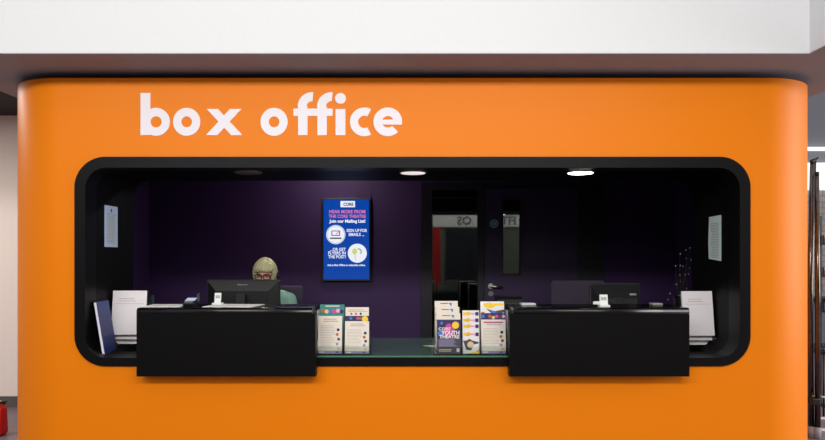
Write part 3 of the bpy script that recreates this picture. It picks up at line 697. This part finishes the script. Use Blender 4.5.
def person():
    p = thing('person', 'seated person with glasses, headset and green top, looking down behind the large monitor', 'person', (PXc, PYc, .0125))
    hz = Z(258, PYc-.06)-.0125            # top of the hair
    hc = Vector((0, -.055, hz-.132))      # head centre
    HT = Matrix.Translation(hc) @ Matrix.Rotation(math.radians(10), 4, 'X')
    b = MB()
    # head and neck
    b.ball((0, .012, .018), (.074, .094, .098), T=HT, u=28, v=20); b.ball((0, -.022, -.045), (.058, .066, .070), T=HT, u=24, v=16); b.ball((0, -.055, -.092), (.026, .024, .022), T=HT)
    b.ball((0, -.083, .012), (.052, .012, .012), T=HT)                     # brow
    capsule_pts = [((0, -.088, .0), .009), ((0, -.104, -.03), .0125)]
    b.tube([HT @ Vector(q) for q in ((0, -.084, .006), (0, -.098, -.018), (0, -.103, -.032))], [.008, .010, .0125]); b.ball((0, -.101, -.034), .0135, T=HT)
    for s in (-1, 1):
        b.ball((s*.011, -.092, -.036), .009, T=HT); b.ball((s*.034, -.068, -.03), (.024, .018, .022), T=HT); b.ball((s*.077, .012, -.012), (.010, .020, .030), T=HT)
    b.ball((0, -.083, -.060), (.022, .010, .005), T=HT); b.ball((0, -.080, -.068), (.019, .010, .006), T=HT)
    capsule(b, (0, .0, hc.z-.17), (0, -.02, hc.z-.06), .056, .052)
    # trunk
    zs_ = hc.z-.165
    capsule(b, (0, .03, zs_-.02), (0, .05, zs_-.1), .06, .09)
    b.ball((0, .035, zs_-.14), (.165, .105, .17)); b.ball((0, .045, zs_-.34), (.15, .105, .2)); b.ball((0, .06, .53), (.175, .13, .11))
    for s in (-1, 1):
        sh = Vector((s*.175, .03, zs_-.055)); el = Vector((s*.245, -.06, zs_-.31)); wr = Vector((s*.13, -.275, DZ+.035)); 
        b.tube([(s*.03, .03, zs_+.01), (s*.11, .03, zs_-.025), sh], [.05, .056, .058])
        capsule(b, sh, el, .056, .043); capsule(b, el, wr, .043, .026)
        d = Vector((-s*.12, -1, -.08)).normalized(); side = Vector((-d.y, d.x, 0)).normalized()
        palm = wr + d*.055
        b.tube([wr, wr+d*.03, wr+d*.085], [.026, .032, .030]); b.ball(palm, (.036, .042, .017))
        for k in range(4):
            off = side*(-.027+.018*k); L = (.072, .082, .076, .060)[k if s < 0 else 3-k]
            q0 = wr + d*.085 + off*.9; q1 = q0 + d*L*.5 + Vector((0, 0, .006)); q2 = q1 + d*L*.32 + Vector((0, 0, -.012)); q3 = q2 + d*L*.18 + Vector((0, 0, -.012))
            b.tube([wr+d*.05+off*.7, q0, q1, q2, q3], [.010, .0095, .009, .0082, .007], 0, 10); b.ball(q3, .007)
        ts = side*(-s)*-1
        t0 = wr+d*.02+ts*.026; b.tube([t0, t0+d*.03+ts*.022, t0+d*.06+ts*.026+Vector((0, 0, -.008))], [.012, .011, .008], 0, 10); b.ball(t0+d*.06+ts*.026+Vector((0, 0, -.008)), .008)
        hip = Vector((s*.10, .03, .54)); kn = Vector((s*.12, -.40, .55)); an = Vector((s*.12, -.36, .085))
        capsule(b, hip, kn, .085, .058); capsule(b, kn, an, .055, .036)
        b.ball((s*.12, -.40, .04), (.042, .12, .038)); b.ball((s*.12, -.35, .045), (.036, .05, .044))
    link_mesh(remeshed(b, .0055, 2), 'body', 'skin', p)
    # top
    c = MB()
    capsule(c, (0, .035, zs_-.035), (0, .05, zs_-.1), .066, .10)
    c.ball((0, .035, zs_-.14), (.180, .122, .182)); c.ball((0, .045, zs_-.34), (.168, .122, .21)); c.ball((0, .06, .56), (.185, .14, .09))
    for s in (-1, 1):
        sh = Vector((s*.175, .03, zs_-.055)); el = Vector((s*.245, -.06, zs_-.31))
        c.tube([(s*.05, .035, zs_-.012), (s*.11, .03, zs_-.027), sh], [.052, .064, .068]); capsule(c, sh, sh.lerp(el, .72), .069, .066)
    link_mesh(remeshed(c, .007, 4), 'top', 'tee', p)
    c = MB()
    c.ball((0, .06, .53), (.185, .14, .085))
    for s in (-1, 1):
        hip = Vector((s*.10, .03, .54)); kn = Vector((s*.12, -.40, .55)); an = Vector((s*.12, -.36, .10))
        capsule(c, hip, kn, .093, .067); capsule(c, kn, an, .064, .05)
    link_mesh(remeshed(c, .008, 3), 'trousers', 'trousers', p)
    for s in (-1, 1):
        MB().ball((s*.12, -.405, .04), (.048, .128, .042)).box(s*.12-.045, s*.12+.045, -.52, -.29, 0, .014, bev=.005).build('shoe', 'plastic', p, False)
    # face details
    for s in (-1, 1):
        e = MB().ball((s*.031, -.0715, -.003), .0122, 0, HT).ball((s*.031, -.0795, -.0065), (.0075, .0055, .0065), 1, HT); e.build('eye', ['eyew', 'iris'], p, False)
        MB().tube([HT @ Vector((s*(.016+.031*k/5), -.0895+.010*(k/5)**2, .016+.005*math.sin(PI*k/5))) for k in range(6)], .0025).build('eyebrow', 'rust', p, False)
    MB().ball((0, -.0895, -.0615), (.019, .004, .0032), 0, HT).ball((0, -.0885, -.067), (.016, .005, .004), 0, HT).build('lips', 'lips', p, False)
    # glasses
    g = MB()
    for s in (-1, 1):
        pts = rrect(s*.033-.026, s*.033+.026, -.022, .018, .012, 6)
        g.tube([HT @ Vector((x, -.107+.25*abs(x)**1.6, z)) for x, z in pts+[pts[0]]], .0038, 0, 8)
        g.tube([HT @ Vector(q) for q in ((s*.059, -.100, .010), (s*.074, -.085, .011), (s*.080, .0, .010), (s*.081, .02, -.004))], .0026, 0, 8)
    g.tube([HT @ Vector(q) for q in ((-.008, -.107, .006), (0, -.109, .008), (.008, -.107, .006))], .0028, 0, 8)
    g.build('glasses', 'specs', p, False)
    # hair: cap with fringe and a bob to the jaw
    h = MB(); nu, nv = 72, 44; vs = []; fs = []; keep = []
    for j in range(nv+1):
        th = PI*.80*j/nv
        for i in range(nu):
            ph = 2*PI*i/nu                       # ph=0 -> front (-y)
            wob = 1+.018*math.sin(ph*13+2*math.sin(th*3))+.012*math.sin(ph*29+th*4)
            x = .092*math.sin(th)**1.12*math.sin(ph)*wob; y = .012-.106*math.sin(th)**1.12*math.cos(ph)*wob; z = .018+.109*math.cos(th)
            if th > PI*.5:
                kk = (th-PI*.5)/(PI*.3); x = .092*math.sin(ph)*wob*(1-.12*kk); y = .012-.106*math.cos(ph)*wob*(1-.18*kk); z = .018-.125*kk
            vs.append((x, y, z))
    for j in range(nv):
        for i in range(nu):
            q = [j*nu+i, j*nu+(i+1) % nu, (j+1)*nu+(i+1) % nu, (j+1)*nu+i]
            c_ = sum((Vector(vs[k]) for k in q), Vector())/4
            ph = 2*PI*(i+.5)/nu; f_ = math.cos(ph)
            if c_.z < .046+.006*math.sin(i*1.7) and f_ > .62: continue
            if c_.z < -.05 and f_ > .0: continue
            fs.append(q)
    h.add(vs, fs, 0, True, HT)
    rl = random.Random(3)
    def hp(th, ph, k=1.0):
        sx_ = math.sin(min(th, PI/2))**1.12
        x = .097*sx_*math.sin(ph)*k; y = .012-.111*sx_*math.cos(ph)*k; z = .018+.114*math.cos(min(th, PI/2))*k
        if th > PI/2:
            kk = (th-PI/2)/(PI*.3); z = .018-.125*kk; x *= (1-.12*kk); y = .012+(y-.012)*(1-.18*kk)
        return HT @ Vector((x*.955, .012+(y-.012)*.965, .018+(z-.018)*.955))
    for i in range(150):
        ph = 2*PI*i/150+rl.uniform(-.03, .03); f_ = math.cos(ph)
        if f_ > .6 and rl.random() < .25: continue
        end = PI*(.435+rl.uniform(-.03, .03)) if f_ > .55 else PI*(.66+rl.uniform(-.03, .05)) if f_ > 0 else PI*(.78+rl.uniform(-.03, .02))
        sw = (.35 if f_ > .3 else .12)*(1 if math.sin(ph) > -.15 else -1); r0 = rl.uniform(.0035, .006); kx = rl.uniform(1.0, 1.035); st = rl.uniform(.05, .3)
        h.tube([hp(st+(end-st)*q/7, ph-sw*(1-q/7)+.04*math.sin(q+i), kx) for q in range(8)], [r0*(.5, .9, 1, 1, 1, .9, .7, .35)[q] for q in range(8)], 0, 6, None, False)
    hm = h.build('hair', 'hair', p, False)
    sm = hm.modifiers.new('thickness', 'SOLIDIFY'); sm.thickness = .012; sm.offset = -1
    # headset
    k = MB()
    k.tube([HT @ Vector((.104*math.cos(a), .015, .012+.118*math.sin(a))) for a in [PI*i/18 for i in range(19)]], .0045, 0, 8)
    for s in (1,):
        k.tube([HT @ Vector((s*.086, .012, -.010)), HT @ Vector((s*.112, .012, -.010))], [.034, .030], 0, 18)
    k.tube([HT @ Vector((-.100, .012, .02)), HT @ Vector((-.106, .012, -.01))], .010, 0, 10)
    k.tube([HT @ Vector(q) for q in ((.104, .0, -.025), (.098, -.05, -.062), (.06, -.10, -.078), (.03, -.113, -.075))], .003, 0, 8); k.ball((.028, -.113, -.075), .008, T=HT)
    k.build('headset', 'plastic', p, False)
person()

# ------------------------------------------------------------------ things on the counters and desks
def sheet(px0, px1, py0, py1, lb, skew=0, ):
    za = ZT; ya = (za-CAMZ)
    yf = F*(CAMZ-ZT)/(py1-CY)+CAMY; yk = F*(CAMZ-ZT)/(py0-CY)+CAMY
    return yf, yk
def flat_sheet(x0, x1, y0_, y1_, rz, lb, n=1):
    xc, yc = (x0+x1)/2, (y0_+y1_)/2
    T = Matrix.Translation((xc, yc, ZT+.0003)) @ Matrix.Rotation(rz, 4, 'Z')
    m = MB(); w_, h = x1-x0, y1_-y0_
    m.box(-w_/2, w_/2, -h/2, h/2, 0, .0025, 0, T)
    for k in range(6): m.box(-w_*.38, w_*.3, h*(-.3+.11*k)-.002, h*(-.3+.11*k)+.002, .0025, .0028, 1, T)
    return tag(m.build('paper_sheet', ['paper', 'paper_line']), lb, 'paper', 'sheets of paper on the left counter')
flat_sheet(X(146, .05), X(183, .05), -.03, .20, .05, 'white sheet of paper on the left counter beside the left document holder')
flat_sheet(X(209, .07), X(258, .07), -.04, .21, -.12, 'white sheet of paper on the left counter below the large monitor')
# card terminal
xt, yt_ = X(190, .06), .06
t = thing('card_terminal', 'small dark card payment terminal with a lit screen on the left counter', 'card terminal', (xt, yt_, ZT))
Tc = Matrix.Translation((xt, yt_, ZT+.012)) @ Matrix.Rotation(math.radians(14), 4, 'X')
MB().box(-.034, .034, -.04, .075, .0, .022, 0, Tc, .006).box(xt-.030, xt+.030, yt_-.03, yt_+.06, ZT+.0003, ZT+.014).build('case', 'plastic', t)
MB().box(-.029, .029, .0, .068, .0221, .0232, 0, Tc).box(-.029, .029, .052, .068, .0232, .0236, 1, Tc).build('screen', ['lcd', 'lcdb'], t)
kp = MB()
for i in range(3):
    for j in range(2): kp.box(-.022+.017*i, -.010+.017*i, -.034+.015*j, -.024+.015*j, .022, .025, 0, Tc)
kp.build('keypad', 'label', t)
MB().box(.036, .038, .03, .075, .0, .05, 0, Tc).build('stylus', 'lampring', t)
# small white card displays
def card_stand(px, y, lb, w_, h, arm):
    xx = X(px, y); t = thing('card_stand', lb, 'sign holder', (xx, y, ZT), 'small white stands on the counters')
    MB().box(xx-.032, xx+.032, y-.02, y+.03, ZT+.0003, ZT+.014, bev=.003).build('base', 'whitep', t)
    T = tilt(y, ZT+.014, 10)
    m = MB().box(xx-w_/2, xx+w_/2, y, y+.006, ZT+.0142, ZT+h, 0, T)
    m.box(xx-w_*.35, xx+w_*.35, y-.0006, y, ZT+h*.55, ZT+h*.8, 1, T); m.build('card', ['whitep', 'paper_line'], t)
    if arm: MB().box(xx-w_/2-.04, xx-w_/2-.001, y-.004, y+.01, ZT+.016, ZT+.034).build('clip', 'whitep', t)
card_stand(217.5, .16, 'small white stand on the left counter in front of the large monitor', .040, .076, False)
card_stand(604, -.02, 'small white stand on the right counter in front of the small monitor', .048, .075, True)
# ticket printer and small desk things
xp = X(509, .95)
t = thing('ticket_printer', 'dark desktop ticket printer behind the right counter, below the door handle', 'printer', (xp, .95, DZ))
zt_ = Z(296.8, .9)
MB().box(xp-.092, xp+.092, .90, 1.10, DZ, zt_-.04, bev=.008).build('case', 'mon2', t)
MB().prism_x([(.90, zt_-.039), (1.10, zt_-.039), (1.10, zt_-.006), (1.08, zt_), (.93, zt_), (.90, zt_-.02)], xp-.09, xp+.09).build('lid', 'mon', t)
MB().box(xp-.05, xp+.05, .893, .8995, zt_-.10, zt_-.085).build('paper_slot', 'plastic', t)
tag(MB().box(X(521, .17), X(535.5, .17), .15, .235, ZT+.0003, ZT+.010, bev=.002).build('notepad', 'whitep'), 'small pale notepad at the back of the right counter near the flyers', 'notepad')
tag(MB().box(X(652.5, .17), X(663, .17), .17, .235, ZT+.0003, ZT+.009, bev=.002).build('notepad', 'paper_line'), 'small pale notepad on the right counter beside the small monitor', 'notepad')
# twig decoration
tx, ty = X(681, 1.0), 1.0
t = thing('twig_arrangement', 'dark twigs dotted with tiny pale buds standing behind the right document holder', 'decoration', (tx, ty, DZ))
MB().lathe([(.05, DZ), (.06, DZ+.02), (.045, DZ+.12), (.03, DZ+.2), (.036, DZ+.22)], tx, ty).build('vase', 'plastic', t)
tw = MB(); rnd = random.Random(12)
spots = [(675.5, 266), (680.5, 265.5), (683, 266.3), (689.5, 268), (680.3, 254), (686, 250), (690, 248), (691, 260), (688.5, 274), (680, 275), (680.5, 281.5), (676.5, 284.5), (670, 293.5), (668, 299.5), (679, 295.5), (681.5, 297), (686.5, 288.5), (686, 258.5), (685, 274.5)]
for i, (px, py) in enumerate(spots):
    yy = ty+rnd.uniform(-.06, .06); q = Vector((X(px, yy), yy, Z(py, yy))); a = Vector((tx+rnd.uniform(-.015, .015), ty+rnd.uniform(-.015, .015), DZ+.2)); mid = a.lerp(q, .55)+Vector((rnd.uniform(-.02, .02), rnd.uniform(-.02, .02), .02))
    tw.tube([a, mid, q], [.0035, .0025, .0015], 0, 6)
    MB().ball(q, (.0048, .0048, .006), u=10, v=8).build('bud', 'bud', t)
tw.build('twigs', 'twig', t)

# ------------------------------------------------------------------ right of the booth
ye = 1.2; S128 = F/(ye-CAMY)
def EX(px): return X(px, ye)
t = thing('folding_easel', 'tall folded chrome easel standing right of the orange booth', 'easel', (EX(813), ye, 0))
for k, (pa, pb_, pt, dy) in enumerate(((809.6, 812.2, 162.5, .0), (812.9, 816.4, 161, .03), (815.4, 814.6, 175, -.03))):
    zt2 = Z(pt, ye)
    pts = [(EX(pa+ (2 if k == 0 else 0)), ye+dy, .06), (EX(pa), ye+dy, 1.2), (EX(pb_), ye+dy, zt2)]
    l = MB().tube(pts, [.021, .019, .016], 0, 16).build('leg', 'chrome', t)
    MB().tube([Vector(pts[2])-Vector((0, 0, .005)), Vector(pts[2])+Vector((0, 0, .02))], .017, 0, 12).build('end_cap', 'plastic', l)
    MB().tube([Vector(pts[0])-Vector((0, 0, .06)), Vector(pts[0])+Vector((0, 0, .03))], .026, 0, 12).build('rubber_foot', 'soffit', l)
MB().tube([(EX(816.4), ye+.03, Z(161, ye)), (EX(817.5), ye+.02, Z(158.5, ye)), (EX(819.5), ye+.01, Z(157.3, ye))], .008).build('hook', 'plastic', t)
MB().box(EX(808.5), EX(817.0), ye-.055, ye+.055, Z(404, ye), Z(397, ye), bev=.01).build('collar', 'blackmetal', t)
MB().tube([(EX(810), ye-.02, Z(395.5, ye)), (EX(829), ye-.02, Z(397.5, ye))], .011).build('cross_bar', 'lampring', t)
# shelf unit
yu = 2.4
def UX(px): return X(px, yu)
t = thing('shelf_unit', 'black metal shelf unit with angled brackets right of the folded easel', 'shelf unit', (UX(819.5), yu, 0))
MB().box(UX(818.2), UX(820.6), yu-.02, yu+.02, 0.02, Z(216, yu)).build('upright', 'blackmetal', t)
MB().box(UX(850), UX(852.4), yu-.02, yu+.02, 0.02, Z(216, yu)).build('upright', 'blackmetal', t)
for py in (244, 276, 311):
    zz = Z(py, yu)
    sh_ = MB().box(UX(818.2), UX(852.4), yu-.16, yu-.021, zz-.008, zz+.006).build('shelf', 'blackmetal', t)
    MB().prism([(UX(820.8), zz+.007), (UX(827), zz+.007), (UX(823), zz+.03), (UX(820.8), zz+.085)], yu-.045, yu-.025).build('bracket', 'blackmetal', sh_)
MB().box(UX(816.5), UX(822.5), yu-.2, yu+.1, 0, .0195).build('foot', 'blackmetal', t)
MB().box(UX(848), UX(854), yu-.2, yu+.1, 0, .0195).build('foot', 'blackmetal', t)
# wire basket chair further off
yb2 = 2.0
t = thing('wire_basket', 'dark wire basket standing on the floor under the black shelves', 'basket', (X(826, yb2), yb2, 0))
zb2 = Z(352, yb2)
bk = MB()
for zz in (zb2, zb2+.06): bk.tube([(X(817, yb2), yb2-.1, zz), (X(840, yb2), yb2-.1, zz), (X(840, yb2), yb2+.1, zz), (X(817, yb2), yb2+.1, zz), (X(817, yb2), yb2-.1, zz)], .006)
for k in range(9):
    x_ = X(817, yb2)+(X(840, yb2)-X(817, yb2))*k/8; bk.tube([(x_, yb2-.1, zb2+.06), (x_+.01, yb2-.09, zb2-.01), (x_+.01, yb2+.09, zb2-.01), (x_, yb2+.1, zb2+.06)], .004, 0, 8)
bk.build('basket', 'blackmetal', t)
for xx, yy in ((817.5, -.09), (839.5, -.09), (817.5, .09), (839.5, .09)): MB().tube([(X(xx, yb2), yb2+yy, 0), (X(xx, yb2), yb2+yy, zb2)], .008).build('leg', 'blackmetal', t)
for py, lb in ((418.5, 'white floor strip right of the easel, the farther of two'), (430, 'white floor strip right of the easel, the nearer of two')):
    yf = F*CAMZ/(py-CY)+CAMY
    tag(MB().box(X(817 if py < 425 else 819.5, yf), X(835, yf), yf-.03, yf+.03, .0005, .006).build('floor_strip', 'whitep'), lb, 'floor strip', 'white strips on the floor')
# service counter at the far right wall
t = thing('service_counter', 'pale service counter with a dark top along the tiled far wall', 'counter', (6.5, 6.5, 0))
MB().box(3.2, 10, 6.35, 6.89, 0, Z(302, 6.4)).build('body', 'soffit', t)
MB().box(3.2, 10, 6.30, 6.89, Z(302, 6.4)+.001, Z(298, 6.4)).build('counter_top', 'blackmetal', t)

# ------------------------------------------------------------------ red handbag on the floor at the left
yh = F*CAMZ/(437-CY)+CAMY+.05
xh1 = X(5.0, yh)
t = thing('handbag', 'red leather handbag with a tan top on the floor left of the booth', 'bag', (xh1-.16, yh, 0))
zt3 = Z(405, yh)
m = MB().box(xh1-.32, xh1, yh-.06, yh+.06, 0, zt3, bev=.03, seg=4)
for v in m.v:
    k = v.z/zt3; v.y = yh+(v.y-yh)*(1.1-.35*k)
for i in range(len(m.sm)): m.sm[i] = True
m.build('body', 'red', t)
MB().box(xh1-.24, xh1-.035, yh-.03, yh+.03, zt3-.004, zt3+.03, bev=.01).build('top_flap', 'tanl', t)
MB().tube([(xh1-.05, yh-.045, zt3-.03), (xh1-.05, yh-.05, zt3+.0), (xh1-.022, yh-.04, zt3+.025), (xh1-.02, yh+.04, zt3+.02), (xh1-.05, yh+.05, zt3-.02)], .010).build('strap', 'plastic', t)

# ------------------------------------------------------------------ lights of the foyer, including added fill lights
def area(name, loc, rot, sx_, sy_, power, col=(1, 1, 1)):
    l = bpy.data.lights.new(name, 'AREA'); l.shape = 'RECTANGLE'; l.size = sx_; l.size_y = sy_; l.energy = power; l.color = col
    o = bpy.data.objects.new(name, l); o.location = loc; o.rotation_euler = rot; C.objects.link(o); return o
area('added frontal fill', (-1, YR+.25, 3.9), (math.radians(83), 0, 0), 14, 1.3, 110, (1, .98, .97))  # added unseen light, no window built: frontal fill on the booth
area('added overhead front fill', (-.4, -4.7, 3.5), (math.radians(70), 0, 0), 7, .4, 232, (1, .985, .965))  # added light above the camera, brightens the orange front towards its top
area('right window daylight', (7.5, -1.5, 2.2), (math.radians(90), 0, math.radians(100)), 4, 3.4, 340, (1, .97, .95))
area('left bay lamp', (-4.6, .7, 2.72), (0, 0, 0), 2.2, .3, 60, (1, .95, .9))
area('added rear wall fill', (1.5, YR+1.6, 4.2), (math.radians(-40), 0, 0), 5, .3, 110, (1, .97, .9))  # added unseen light so the panes mirror a brighter rear wall
